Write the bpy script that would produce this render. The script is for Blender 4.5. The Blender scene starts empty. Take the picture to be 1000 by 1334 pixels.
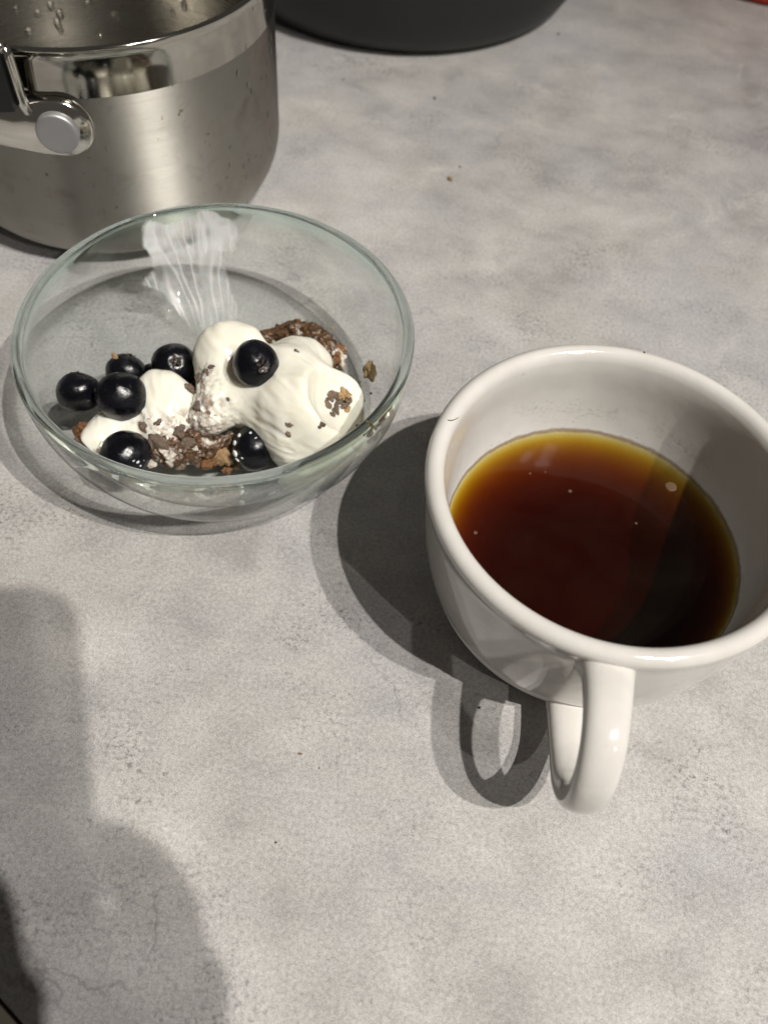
import bpy, bmesh, math, random
import numpy as np
from mathutils import Vector, Matrix, noise
random.seed(7)
S = bpy.context.scene
C = S.collection
R_ = math.radians

# ------------------------------------------------------------------ camera
CAM_H = 0.25
PITCH, ROLL, FPX = R_(55.471), R_(6.275), 1110.0
_F = Vector((0, math.cos(PITCH), -math.sin(PITCH)))
_Rt = Vector((1, 0, 0)); _Up = _Rt.cross(_F)
AX_R = _Rt * math.cos(ROLL) + _Up * math.sin(ROLL)
AX_U = _Up * math.cos(ROLL) - _Rt * math.sin(ROLL)
AX_F = _F
cam_d = bpy.data.cameras.new('camera'); cam = bpy.data.objects.new('camera', cam_d); C.objects.link(cam)
cam_d.sensor_fit = 'HORIZONTAL'; cam_d.sensor_width = 36; cam_d.lens = FPX / 1000 * 36
cam_d.clip_start = 0.005; cam_d.clip_end = 50
m = Matrix.Identity(4)
for i in range(3):
    m[i][0], m[i][1], m[i][2] = AX_R[i], AX_U[i], -AX_F[i]
m[2][3] = CAM_H
cam.matrix_world = m
cam_d.dof.use_dof = True; cam_d.dof.focus_distance = 0.262; cam_d.dof.aperture_fstop = 15
S.camera = cam

# ------------------------------------------------------------------ world, lamps, exposure
W = bpy.data.worlds.new('World'); S.world = W; W.use_nodes = True
bg = W.node_tree.nodes['Background']
bg.inputs[0].default_value = (1.0, 0.93, 0.84, 1); bg.inputs[1].default_value = 0.075

def lamp(name, loc, aim, watts, radius, col, cone):
    l = bpy.data.lights.new(name, 'SPOT'); l.energy = watts; l.shadow_soft_size = radius; l.color = col
    l.spot_size = R_(cone); l.spot_blend = 1.0
    o = bpy.data.objects.new(name, l); o.location = loc; C.objects.link(o)
    o.rotation_mode = 'QUATERNION'; o.rotation_quaternion = (Vector(aim) - Vector(loc)).to_track_quat('-Z', 'Y')
    return o
WARM = (1.0, 0.955, 0.89)
lamp('ceiling_spot_lamp', (1.243, -0.509, 2.2), (-.10, .03, 0), 196, 0.016, WARM, 38)
lamp('ceiling_spot_lamp', (0.920, -0.567, 2.2), (-.10, .03, 0), 184, 0.016, WARM, 38)
lamp('ceiling_spot_lamp', (0.95, -0.88, 1.35), (0, .12, 0), 24, 0.018, WARM, 90)

vs = S.view_settings
vs.view_transform = 'Standard'; vs.look = 'None'; vs.exposure = 0.0; vs.gamma = 1.0; vs.use_curve_mapping = False
S.cycles.use_denoising = True
S.cycles.max_bounces = 16; S.cycles.transmission_bounces = 14; S.cycles.transparent_max_bounces = 16
S.cycles.glossy_bounces = 6; S.cycles.diffuse_bounces = 4
S.cycles.sample_clamp_indirect = 4.0
S.cycles.blur_glossy = 0.3

# ------------------------------------------------------------------ helpers
def at(px, py, z=0.0):
    """point at height z seen at (px, py) of the 1000 x 1334 photograph"""
    d = AX_R * ((px - 500) / FPX) + AX_U * ((667 - py) / FPX) + AX_F
    t = (z - CAM_H) / d.z
    return Vector((d.x * t, d.y * t, z))
def ray(px, py):
    return (AX_R * ((px - 500) / FPX) + AX_U * ((667 - py) / FPX) + AX_F)

def tag(o, label=None, cat=None, group=None, kind=None):
    if label: o['label'] = label
    if cat: o['category'] = cat
    if group: o['group'] = group
    if kind: o['kind'] = kind
    return o
def empty(name, loc=(0, 0, 0), rz=0):
    o = bpy.data.objects.new(name, None); o.location = loc; o.rotation_euler.z = rz; o.empty_display_size = .01
    C.objects.link(o); return o
def link(name, me, mats, parent=None, smooth=True):
    o = bpy.data.objects.new(name, me); C.objects.link(o)
    if not isinstance(mats, (list, tuple)): mats = [mats]
    if not me.materials:
        for k in mats: me.materials.append(k)
    if smooth: me.shade_smooth()
    if parent: o.parent = parent
    return o
def mesh(verts, faces, name='m'):
    me = bpy.data.meshes.new(name); me.from_pydata([tuple(v) for v in verts], [], faces); me.update(); return me
def lathe(prof, n=128, closed=False, name='lathe'):
    """prof: (radius, z) from the bottom axis outwards and round to the axis again; radius 0 ends are caps"""
    vs_, fs, rings = [], [], []
    for r, z in prof:
        if r < 1e-7:
            rings.append([len(vs_)]); vs_.append((0, 0, z))
        else:
            rings.append(list(range(len(vs_), len(vs_) + n)))
            for k in range(n):
                a = 2 * math.pi * k / n; vs_.append((r * math.cos(a), r * math.sin(a), z))
    pairs = list(zip(rings[:-1], rings[1:]))
    if closed: pairs.append((rings[-1], rings[0]))
    for A, B in pairs:
        for k in range(n):
            j = (k + 1) % n
            if len(A) == 1: fs.append((A[0], B[j], B[k]))
            elif len(B) == 1: fs.append((A[k], A[j], B[0]))
            else: fs.append((A[k], A[j], B[j], B[k]))
    me = mesh(vs_, fs, name)
    bm = bmesh.new(); bm.from_mesh(me); bmesh.ops.recalc_face_normals(bm, faces=bm.faces); bm.to_mesh(me); bm.free()
    return me
def spline(pts, n):
    """Catmull-Rom through pts (tuples of any size), n samples per span"""
    P = [np.array(p, float) for p in pts]; P = [2 * P[0] - P[1]] + P + [2 * P[-1] - P[-2]]
    out = []
    for i in range(1, len(P) - 2):
        for k in range(n):
            t = k / n; a, b, c, d = P[i - 1:i + 3]
            out.append(.5 * ((2 * b) + (c - a) * t + (2 * a - 5 * b + 4 * c - d) * t * t + (3 * b - a - 3 * c + d) * t ** 3))
    out.append(P[-2]); return out
def tube(path, radii, n=16, sx=1.0, up=None, name='tube', power=2.0):
    """swept tube; radii scalars or (across, through) pairs"""
    vs_, fs = [], []
    path = [Vector(p) for p in path]; N = len(path); prev = None
    for i, p in enumerate(path):
        t = (path[min(i + 1, N - 1)] - path[max(i - 1, 0)]).normalized()
        if up is not None: u = Vector(up)
        else: u = prev if prev else (Vector((0, 0, 1)) if abs(t.z) < .9 else Vector((1, 0, 0)))
        u = (u - t * u.dot(t)).normalized(); prev = u; w = t.cross(u)
        r = radii[i] if isinstance(radii, (list, tuple)) else radii
        ru, rw = (r if isinstance(r, (tuple, list, np.ndarray)) else (r, r))
        for k in range(n):
            a = 2 * math.pi * k / n; ca, sa = math.cos(a), math.sin(a)
            ca = math.copysign(abs(ca) ** (2 / power), ca); sa = math.copysign(abs(sa) ** (2 / power), sa)
            vs_.append(p + u * ru * ca + w * rw * sa)
    for i in range(N - 1):
        for k in range(n):
            j = (k + 1) % n; fs.append((i * n + k, i * n + j, (i + 1) * n + j, (i + 1) * n + k))
    fs.append(tuple(range(n - 1, -1, -1))); fs.append(tuple(range((N - 1) * n, N * n)))
    me = mesh(vs_, fs, name)
    bm = bmesh.new(); bm.from_mesh(me); bmesh.ops.recalc_face_normals(bm, faces=bm.faces); bm.to_mesh(me); bm.free()
    return me
def ico(r, sub=3):
    bm = bmesh.new(); bmesh.ops.create_icosphere(bm, subdivisions=sub, radius=r)
    me = bpy.data.meshes.new('ico'); bm.to_mesh(me); bm.free(); return me
def fbm(p, oct=3):
    return noise.fractal(p, 1.0, 2.0, oct)

def surface_nets(f, org, h):
    """numpy surface nets of the field f (inside < 0)"""
    s = f < 0
    nx, ny, nz = f.shape
    acc = np.zeros((nx - 1, ny - 1, nz - 1, 3)); cnt = np.zeros((nx - 1, ny - 1, nz - 1))
    cs = [(i, j, k) for i in (0, 1) for j in (0, 1) for k in (0, 1)]
    sl = lambda c: (slice(c[0], nx - 1 + c[0]), slice(c[1], ny - 1 + c[1]), slice(c[2], nz - 1 + c[2]))
    for a in cs:
        for ax in range(3):
            if a[ax]: continue
            b = list(a); b[ax] = 1
            fa, fb = f[sl(a)], f[sl(b)]
            m_ = (fa < 0) != (fb < 0)
            t = np.where(m_, fa / np.where(m_, fa - fb, 1), 0)
            for q in range(3):
                acc[..., q] += np.where(m_, a[q] + (t if q == ax else 0), 0)
            cnt += m_
    act = cnt > 0
    idx = -np.ones(act.shape, int); idx[act] = np.arange(act.sum())
    ii = np.argwhere(act)
    V = (ii + acc[act] / cnt[act][:, None]) * h + np.array(org)
    faces = []
    for ax in range(3):
        u, v = (ax + 1) % 3, (ax + 2) % 3
        a = [slice(1, -1)] * 3; a[ax] = slice(0, f.shape[ax] - 1)
        b = list(a); b[ax] = slice(1, f.shape[ax])
        sa, sb = s[tuple(a)], s[tuple(b)]
        e = np.argwhere(sa != sb)
        fl = sa[sa != sb]
        e = e + np.array([0 if q == ax else 1 for q in range(3)])
        def cell(du, dv):
            c = e.copy(); c[:, u] -= du; c[:, v] -= dv
            return idx[c[:, 0], c[:, 1], c[:, 2]]
        q = np.stack([cell(1, 1), cell(0, 1), cell(0, 0), cell(1, 0)], 1)
        q[~fl] = q[~fl][:, ::-1]
        faces.append(q)
    Fq = np.concatenate(faces); Fq = Fq[(Fq >= 0).all(1)]
    me = bpy.data.meshes.new('nets'); me.from_pydata(V.tolist(), [], Fq.tolist()); me.update()
    return me

# ---- materials
class NT:
    def __init__(s, name):
        s.m = bpy.data.materials.new(name); s.m.use_nodes = True; s.t = s.m.node_tree
        s.b = s.t.nodes['Principled BSDF']; s.o = s.t.nodes['Material Output']
    def n(s, kind, **kw):
        x = s.t.nodes.new('ShaderNode' + kind)
        for k, v in kw.items():
            if k in x.inputs.keys(): s.set(x, k, v)
            else: setattr(x, k, v)
        return x
    def set(s, x, k, v):
        if isinstance(v, bpy.types.NodeSocket): s.t.links.new(v, x.inputs[k])
        else: x.inputs[k].default_value = v
    def p(s, **kw):
        for k, v in kw.items(): s.set(s.b, k.replace('_', ' '), v)
        return s
    def coord(s, scale=(1, 1, 1), kind='Object', rot=(0, 0, 0)):
        c = s.n('TexCoord'); mp = s.n('Mapping'); s.t.links.new(c.outputs[kind], mp.inputs[0])
        mp.inputs['Scale'].default_value = scale; mp.inputs['Rotation'].default_value = rot
        return mp.outputs[0]
    def noise(s, vec, scale, detail=4, rough=.55, dist=0, w=0):
        x = s.n('TexNoise', Scale=scale, Detail=detail, Roughness=rough, Distortion=dist); s.t.links.new(vec, x.inputs['Vector'])
        return x.outputs[0]
    def ramp(s, fac, stops):
        r = s.n('ValToRGB'); s.t.links.new(fac, r.inputs[0]); e = r.color_ramp.elements
        while len(e) < len(stops): e.new(.5)
        for q, (pos, col) in zip(e, stops):
            q.position = pos; q.color = (*((col,) * 3 if isinstance(col, (int, float)) else col), 1)
        return r.outputs[0]
    def mix(s, fac, a, b, mode='MIX'):
        x = s.n('Mix', data_type='RGBA', blend_type=mode)
        for k, v in ((0, fac), (6, a), (7, b)):
            if isinstance(v, bpy.types.NodeSocket): s.t.links.new(v, x.inputs[k])
            else: x.inputs[k].default_value = v if k == 0 else (*v, 1)
        return x.outputs[2]
    def math(s, op, a, b=0.0, c=0.0):
        x = s.n('Math', operation=op)
        for k, v in enumerate((a, b, c)):
            if isinstance(v, bpy.types.NodeSocket): s.t.links.new(v, x.inputs[k])
            else: x.inputs[k].default_value = v
        return x.outputs[0]
    def bump(s, h, dist, strength=1.0, normal=None):
        x = s.n('Bump', Strength=strength, Distance=dist); s.t.links.new(h, x.inputs['Height'])
        if normal is not None: s.t.links.new(normal, x.inputs['Normal'])
        return x.outputs[0]

def mat_counter():
    t = NT('concrete_laminate'); v = t.coord()
    vs1 = t.coord((1, 1.25, 1), rot=(0, 0, R_(20)))
    big = t.noise(vs1, 9, 4, .55, .2); mid = t.noise(vs1, 34, 6, .60, .25); cloud = t.noise(v, 60, 5, .65, .3)
    tone = t.math('ADD', t.math('MULTIPLY', big, .40), t.math('MULTIPLY', mid, .60))
    col = t.ramp(tone, [(.36, (.270, .260, .252)), (.45, (.342, .330, .319)), (.54, (.398, .384, .369)), (.64, (.470, .454, .436))])
    cool = t.ramp(t.noise(v, 11, 4, .6, .5), [(.42, 0.0), (.68, 1.0)])
    col = t.mix(t.math('MULTIPLY', cool, .5), col, (.345, .34, .365))
    # dark stone-like speckle patches
    pat = t.ramp(t.noise(vs1, 24, 6, .68, .4), [(.50, 0.0), (.66, 1.0)])
    spk = t.ramp(t.noise(v, 620, 3, .7), [(.50, 0.0), (.66, 1.0)])
    col = t.mix(t.math('MULTIPLY', t.math('MULTIPLY', pat, spk), .9), col, (.11, .104, .106))
    pat2 = t.ramp(t.noise(vs1, 20, 5, .65, .4), [(.60, 0.0), (.80, 1.0)])
    col = t.mix(t.math('MULTIPLY', pat2, .5), col, (.19, .18, .185))
    # fine grain
    gr = t.math('ADD', t.math('MULTIPLY', t.noise(t.coord((1, 1.35, 1), rot=(0, 0, R_(35))), 2300, 3, .8), .62), t.math('MULTIPLY', t.noise(v, 800, 4, .7), .38))
    col = t.mix(.52, col, t.ramp(gr, [(.36, .06), (.5, .5), (.64, .94)]), 'OVERLAY')
    pit = t.ramp(t.noise(v, 1500, 2, .5), [(.66, 0.0), (.72, 1.0)])
    col = t.mix(t.math('MULTIPLY', pit, .45), col, (.12, .112, .118))
    glint = t.ramp(t.noise(t.coord(rot=(0, 0, 1.1)), 1900, 2, .5), [(.67, 0.0), (.73, 1.0)])
    col = t.mix(t.math('MULTIPLY', glint, .40), col, (.72, .70, .68))  # tiny sparkles painted as pale flecks into the counter colour
    # pale veins and thin dark hairline cracks
    vor = t.n('TexVoronoi', feature='DISTANCE_TO_EDGE', Scale=13.0)
    wn = t.n('TexNoise', Scale=22.0, Detail=6.0); t.t.links.new(v, wn.inputs['Vector'])
    add = t.n('VectorMath', operation='MULTIPLY_ADD'); t.t.links.new(wn.outputs['Color'], add.inputs[0]); add.inputs[1].default_value = (.09, .09, .09); t.t.links.new(v, add.inputs[2])
    t.t.links.new(add.outputs[0], vor.inputs['Vector'])
    line = t.ramp(vor.outputs[0], [(.0, 1.0), (.010, 0.0)])
    gate = t.ramp(t.noise(v, 14, 3, .5), [(.54, 0.0), (.62, 1.0)])
    col = t.mix(t.math('MULTIPLY', t.math('MULTIPLY', line, gate), .60), col, (.15, .14, .14))
    vein = t.ramp(t.noise(vs1, 13, 6, .6, 1.6), [(.485, 0.0), (.50, 1.0), (.515, 0.0)])
    gate2 = t.ramp(t.noise(v, 9, 3, .5, .3), [(.50, 0.0), (.66, 1.0)])
    col = t.mix(t.math('MULTIPLY', t.math('MULTIPLY', vein, gate2), .35), col, (.60, .58, .55))
    vor2 = t.n('TexVoronoi', feature='DISTANCE_TO_EDGE', Scale=7.0); wn2 = t.n('TexNoise', Scale=9.0, Detail=2.0); t.t.links.new(v, wn2.inputs['Vector'])
    ad2 = t.n('VectorMath', operation='MULTIPLY_ADD'); t.t.links.new(wn2.outputs['Color'], ad2.inputs[0]); ad2.inputs[1].default_value = (.16, .16, .16); t.t.links.new(v, ad2.inputs[2]); t.t.links.new(ad2.outputs[0], vor2.inputs['Vector'])
    l2 = t.ramp(vor2.outputs[0], [(.0, 1.0), (.006, 0.0)]); g2 = t.ramp(t.noise(v, 21, 4, .6), [(.56, 0.0), (.64, 1.0)])
    col = t.mix(t.math('MULTIPLY', t.math('MULTIPLY', l2, g2), .40), col, (.66, .64, .62))
    rough = t.ramp(cloud, [(.3, .34), (.7, .52)])
    h = gr
    t.p(Base_Color=col, Roughness=rough, Specular_IOR_Level=.45, Normal=t.bump(h, .00030, .8))
    return t.m

def mat_simple(name, col, rough=.5, metal=0.0, **kw):
    t = NT(name); t.p(Base_Color=(*col, 1), Roughness=rough, Metallic=metal, **kw); return t.m

def mat_mug():
    t = NT('cream_glazed_stoneware'); v = t.coord()
    sp = t.n('SeparateXYZ'); t.t.links.new(v, sp.inputs[0])
    col = t.ramp(t.noise(v, 60, 4, .6), [(.3, (.53, .512, .482)), (.7, (.59, .572, .542))])
    # faint brown fired specks
    spk = t.ramp(t.noise(v, 330, 2, .5), [(.755, 0.0), (.79, 1.0)])
    col = t.mix(t.math('MULTIPLY', spk, .45), col, (.40, .28, .17))
    # tea tide mark, an uneven brown ring just above the tea
    wob = t.math('MULTIPLY', t.math('SUBTRACT', t.noise(v, 260, 3, .6), .5), .0016)
    dz = t.math('ABSOLUTE', t.math('SUBTRACT', t.math('ADD', sp.outputs[2], wob), .0306))
    ring = t.ramp(t.math('MULTIPLY', dz, 500), [(.0, 1.0), (.30, .65), (.55, 0.0)])
    rad = t.math('SQRT', t.math('ADD', t.math('POWER', sp.outputs[0], 2.0), t.math('POWER', sp.outputs[1], 2.0)))
    inner = t.math('LESS_THAN', rad, .0491)
    col = t.mix(t.math('MULTIPLY', t.math('MULTIPLY', ring, inner), .85), col, (.20, .13, .07))
    dots = t.ramp(t.noise(v, 900, 2, .5), [(.70, 0.0), (.74, 1.0)])
    near = t.ramp(t.math('MULTIPLY', dz, 100), [(.25, 1.0), (.75, 0.0)])
    col = t.mix(t.math('MULTIPLY', t.math('MULTIPLY', dots, t.math('MULTIPLY', near, inner)), .6), col, (.22, .15, .09))
    b = t.bump(t.noise(v, 130, 3, .5), .0006, .22)
    wet = t.math('MULTIPLY', inner, t.math('LESS_THAN', sp.outputs[2], .0305))
    ro = t.math('ADD', t.ramp(t.noise(v, 40, 3), [(.3, .07), (.7, .15)]), t.math('MULTIPLY', wet, .55))
    t.p(Base_Color=col, Roughness=ro, Normal=b, Specular_IOR_Level=.5, Coat_Weight=t.math('MULTIPLY', t.math('SUBTRACT', 1.0, wet), .4), Coat_Roughness=.06)
    return t.m

def clear_fresnel(t, ior):
    """reflectance of a surface whose transmitted ray goes straight on, the same from either side"""
    g = t.n('NewGeometry')
    x = t.math('ADD', t.math('MULTIPLY', g.outputs['Backfacing'], 1 / ior - ior), ior)
    fr = t.n('Fresnel'); t.t.links.new(x, fr.inputs['IOR']); return fr
def mat_glass():
    """thin parallel walls pass light straight on; the thick rim and the foot bend it"""
    t = NT('pale_green_glass')
    t.p(Base_Color=(1, 1, 1, 1), Roughness=0.0, IOR=1.50, Transmission_Weight=1.0)
    fr = clear_fresnel(t, 1.5); tr = t.n('BsdfTransparent'); gl = t.n('BsdfGlossy', Roughness=.0)
    mx = t.n('MixShader'); t.t.links.new(fr.outputs[0], mx.inputs[0]); t.t.links.new(tr.outputs[0], mx.inputs[1]); t.t.links.new(gl.outputs[0], mx.inputs[2])
    sp = t.n('SeparateXYZ'); t.t.links.new(t.coord(), sp.inputs[0])
    k = t.ramp(t.math('MULTIPLY', sp.outputs[2], 20.0), [(.0, .10), (.06, .0), (.60, .0), (.82, .35), (.88, 1.0)])
    m2 = t.n('MixShader'); t.t.links.new(k, m2.inputs[0]); t.t.links.new(mx.outputs[0], m2.inputs[1]); t.t.links.new(t.b.outputs[0], m2.inputs[2])
    t.t.links.new(m2.outputs[0], t.o.inputs['Surface'])
    t.set(t.b, 'Base Color', t.ramp(t.math('MULTIPLY', sp.outputs[2], 20.0), [(.0, (.93, .985, .965)), (.70, (.97, .995, .985)), (.86, (.78, .945, .885))]))
    tr.inputs['Color'].default_value = (.978, .992, .986, 1)
    return t.m

def mat_tea():
    t = NT('black_tea')
    fr = clear_fresnel(t, 1.33); tr = t.n('BsdfTransparent'); gl = t.n('BsdfGlossy', Roughness=.015)
    v = t.coord(); b = t.bump(t.noise(v, 25, 2, .4), .0008, .12); t.t.links.new(b, gl.inputs['Normal']); t.t.links.new(b, fr.inputs['Normal'])
    df = t.n('BsdfDiffuse'); df.inputs['Color'].default_value = (.38, .28, .19, 1); hz = t.n('MixShader')
    # a faint cloudy film on the tea
    t.t.links.new(t.ramp(t.noise(v, 38, 5, .6, 1.2), [(.35, .004), (.7, .013)]), hz.inputs[0])
    t.t.links.new(tr.outputs[0], hz.inputs[1]); t.t.links.new(df.outputs[0], hz.inputs[2])
    mx = t.n('MixShader'); t.t.links.new(fr.outputs[0], mx.inputs[0]); t.t.links.new(hz.outputs[0], mx.inputs[1]); t.t.links.new(gl.outputs[0], mx.inputs[2])
    t.t.links.new(mx.outputs[0], t.o.inputs['Surface'])
    va = t.n('VolumeAbsorption', Density=500.0); va.inputs['Color'].default_value = (.862, .735, .05, 1)
    t.t.links.new(va.outputs[0], t.o.inputs['Volume'])
    return t.m

def mat_yogurt():
    t = NT('creamy_yogurt'); v = t.coord()
    col = t.ramp(t.noise(v, 70, 3, .5), [(.35, (.73, .71, .61)), (.7, (.79, .77, .685))])
    at_ = t.n('Attribute', attribute_name='mixed')
    br = t.ramp(t.noise(v, 330, 4, .7, .3), [(.47, 0.0), (.60, 1.0)])
    gy = t.mix(t.ramp(t.noise(v, 170, 4, .6), [(.40, 0.0), (.62, .8)]), col, (.52, .46, .45))
    dirty = t.mix(br, gy, (.20, .125, .085))
    col = t.mix(at_.outputs['Fac'], col, dirty)
    b = t.bump(t.noise(v, 300, 3, .5), .0006, .16)
    t.p(Base_Color=col, Roughness=.20, Normal=b, Subsurface_Weight=.75, Subsurface_Scale=.0026, Subsurface_Radius=(1.0, .75, .45), Specular_IOR_Level=.5)
    return t.m

def mat_film():
    t = NT('thin_yogurt_film'); a = t.n('Attribute', attribute_name='cover')
    t.p(Base_Color=(.66, .67, .67, 1), Roughness=.35, Alpha=a.outputs['Fac'], Subsurface_Weight=.3, Subsurface_Scale=.0008)
    return t.m

def mat_berry():
    t = NT('blueberry_skin'); v = t.coord()
    col = t.ramp(t.noise(v, 160, 4, .6, .4), [(.35, (.0015, .0016, .003)), (.62, (.003, .0031, .0055)), (.8, (.009, .0092, .014))])
    spot = t.ramp(t.noise(v, 520, 2, .5), [(.70, 0.0), (.74, 1.0)])
    col = t.mix(t.math('MULTIPLY', spot, .25), col, (.12, .11, .12))
    b = t.bump(t.noise(v, 520, 5, .65), .0005, .42)
    t.p(Base_Color=col, Roughness=t.ramp(t.noise(v, 150, 4), [(.35, .15), (.7, .36)]), Normal=b, Specular_IOR_Level=.42)
    return t.m

def mat_grain(name, c1, c2, milk=.0):
    t = NT(name); v = t.coord(); oi = t.n('ObjectInfo')
    col = t.mix(t.ramp(t.noise(v, 420, 5, .65), [(.35, 0.0), (.65, 1.0)]), c1, c2)
    col = t.mix(t.math('MULTIPLY', oi.outputs['Random'], .45), col, (.05, .03, .02))
    geo = t.n('NewGeometry') if hasattr(bpy.types, 'ShaderNodeNewGeometry') else None
    mk = t.ramp(t.noise(t.coord(kind='Object'), 130, 3, .55, .5), [(.62 - milk, 0.0), (.70 - milk, 1.0)])
    if milk > 0: col = t.mix(t.math('MULTIPLY', mk, .72), col, (.66, .61, .53))
    b = t.bump(t.noise(v, 900, 5, .65), .0005, .6)
    t.p(Base_Color=col, Roughness=.24, Normal=b, Subsurface_Weight=.10, Subsurface_Scale=.001)
    return t.m

def mat_steel(name, rough, aniso, dirt=True):
    t = NT(name); v = t.coord()
    st = t.coord((14, 14, 900))
    br = t.noise(st, 3.0, 4, .7)
    col = t.ramp(t.noise(v, 24, 5, .6), [(.3, (.385, .37, .335)), (.7, (.485, .467, .425))])
    if dirt:
        d = t.ramp(t.noise(v, 75, 6, .7, .6), [(.52, 0.0), (.72, 1.0)])
        col = t.mix(t.math('MULTIPLY', d, .6), col, (.27, .225, .19))
        d2 = t.ramp(t.noise(v, 260, 3, .55, .3), [(.66, 0.0), (.71, 1.0)])
        g = t.ramp(t.noise(v, 30, 3, .5), [(.46, 0.0), (.58, 1.0)])
        col = t.mix(t.math('MULTIPLY', t.math('MULTIPLY', d2, g), .7), col, (.14, .085, .055))
    tg = t.n('Tangent', direction_type='RADIAL', axis='Z')
    r = t.math('ADD', t.math('MULTIPLY', br, .14), rough - .07)
    nb = t.bump(br, .00006, .5 if aniso else .1)
    t.p(Base_Color=col, Metallic=1.0, Roughness=r, Anisotropic=aniso, Anisotropic_Rotation=.25, Tangent=tg.outputs[0], Normal=nb)
    return t.m

M = dict(counter=mat_counter(), mug=mat_mug(), glass=mat_glass(), tea=mat_tea(), yogurt=mat_yogurt(), film=mat_film(), berry=mat_berry(),
    brown=mat_grain('toasted_granola', (.045, .024, .013), (.16, .092, .046), .06), dark=mat_grain('cocoa_granola', (.035, .018, .010), (.13, .068, .033), .06),
    pale=mat_grain('milky_oat', (.095, .055, .030), (.24, .155, .09), .06),
    clump=mat_grain('wet_granola_clump', (.030, .016, .008), (.14, .075, .036), .07),
    milky=mat_grain('yogurt_coated_oat', (.30, .24, .19), (.62, .57, .50), .2),
    nut=mat_grain('toasted_nut', (.34, .20, .085), (.56, .38, .19)), amber=mat_grain('amber_flake', (.12, .050, .018), (.28, .13, .045)),
    steel=mat_steel('brushed_steel', .42, .96), polish=mat_steel('polished_steel', .085, 0.0, False), inside=mat_steel('satin_steel', .26, .6, False),
    chrome=mat_simple('handle_steel', (.62, .60, .56), .13, 1.0), rivet=mat_simple('rivet_aluminium', (.42, .42, .43), .5, .8),
    black=mat_simple('black_plastic', (.008, .008, .008), .35), ring=mat_simple('dark_base_seam', (.01, .01, .01), .5),
    pan=mat_simple('black_nonstick', (.005, .005, .0052), .5), red=mat_simple('red_plastic', (.55, .035, .012), .35),
    strip=mat_simple('beige_edge_strip', (.60, .55, .45), .5), seam=mat_simple('brown_seam', (.035, .02, .01), .7),
    water=None, crumb=mat_grain('tan_crumb', (.30, .20, .09), (.50, .36, .18)), speck=mat_simple('dark_speck', (.04, .032, .028), .6),
    foam=None, calyx=mat_simple('dry_calyx', (.035, .022, .016), .6), hair=mat_simple('brown_hair', (.05, .03, .02), .4), skin=mat_simple('skin', (.52, .32, .24), .5, Subsurface_Weight=.2, Subsurface_Scale=.004),
    sleeve=mat_simple('dark_sleeve', (.03, .03, .035), .8))
t = NT('water_drop'); t.p(Base_Color=(1, 1, 1, 1), Roughness=0.0, IOR=1.33, Transmission_Weight=1.0); M['water'] = t.m
t = NT('tea_foam'); t.p(Base_Color=(.30, .22, .15, 1), Roughness=.5, Alpha=.24, Specular_IOR_Level=.2); M['foam'] = t.m
t = NT('condensation_bead'); fr = clear_fresnel(t, 1.33); tr = t.n('BsdfTransparent'); gl = t.n('BsdfGlossy', Roughness=.05); mx = t.n('MixShader')
for k_, a_ in enumerate((fr, tr, gl)): t.t.links.new(a_.outputs[0], mx.inputs[k_])
t.t.links.new(mx.outputs[0], t.o.inputs['Surface']); M['bead'] = t.m

# ------------------------------------------------------------------ countertop
e0, e1 = at(0, 1300), at(30, 1334)
ed = (e1 - e0).normalized(); en = Vector((-ed.y, ed.x, 0))           # en points into the counter
if en.y < 0: en = -en
def slab(name, a, b, z0, z1, mat, parent=None, L=1.6):
    """slab between the distances a..b from the front edge line"""
    vs_ = []
    for z in (z0, z1):
        for s_, d in ((-L, a), (L, a), (L, b), (-L, b)):
            p = e0 + ed * s_ + en * d; vs_.append((p.x, p.y, z))
    fs = [(3, 2, 1, 0), (4, 5, 6, 7), (0, 1, 5, 4), (1, 2, 6, 5), (2, 3, 7, 6), (3, 0, 4, 7)]
    return link(name, mesh(vs_, fs), mat, parent, smooth=False)
counter = slab('countertop', 0, 1.7, -.035, 0, M['counter'])
tag(counter, kind='structure')
slab('seam', -.0009, -.0001, -.035, -.0012, M['seam'], counter)
strip = slab('edge_strip', -.022, -.0010, -.035, .0004, M['strip'], counter)

# ------------------------------------------------------------------ saucepan
POT = Vector((-.1409, .3515, 0)); PR, PH = .0746, .0966
pot = empty('saucepan', POT)
tag(pot, 'worn stainless steel saucepan with riveted handle bracket, beaded with water drops', 'saucepan')
wall_r = []
for k in range(9):
    a = math.pi / 2 * k / 8
    wall_r.append((PR - .0150 + .0150 * math.sin(a), .0030 + .0240 * (1 - math.cos(a))))
ZB = .0785
outer = [(0, .0030)] + wall_r + [(PR, z) for z in (.035, .05, .065, ZB)]
link('lower_wall', lathe(outer, 160), M['steel'], pot)
up = [(PR + .0001, ZB), (PR + .0001, .085), (PR + .0002, .0915), (PR + .0009, .0938), (PR + .0020, .0953), (PR + .0024, .0962), (PR + .0018, .0968), (PR + .0004, .0966), (PR - .0010, .0958), (PR - .0014, .0945)]
link('polished_band', lathe(up, 160), M['polish'], pot)
inn = [(PR - .0014, .0945), (PR - .0014, .07), (PR - .0014, .03)] + [(PR - .0014 - .014 + .014 * math.cos(a), .0195 - .014 * math.sin(a)) for a in [math.pi / 2 * k / 7 for k in range(1, 8)]] + [(0, .0055)]
link('inner_wall', lathe(inn, 160), M['inside'], pot)
link('base_disc', lathe([(0, .0002), (PR - .0165, .0002), (PR - .0135, .0008), (PR - .0128, .0018), (PR - .0140, .0026), (0, .0029)], 120), M['chrome'], pot)
link('base_seam', lathe([(PR - .0150, .0022), (PR - .0122, .0024), (PR - .0116, .0034), (PR - .0140, .0036)], 120, closed=True), M['ring'], pot)
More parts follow.
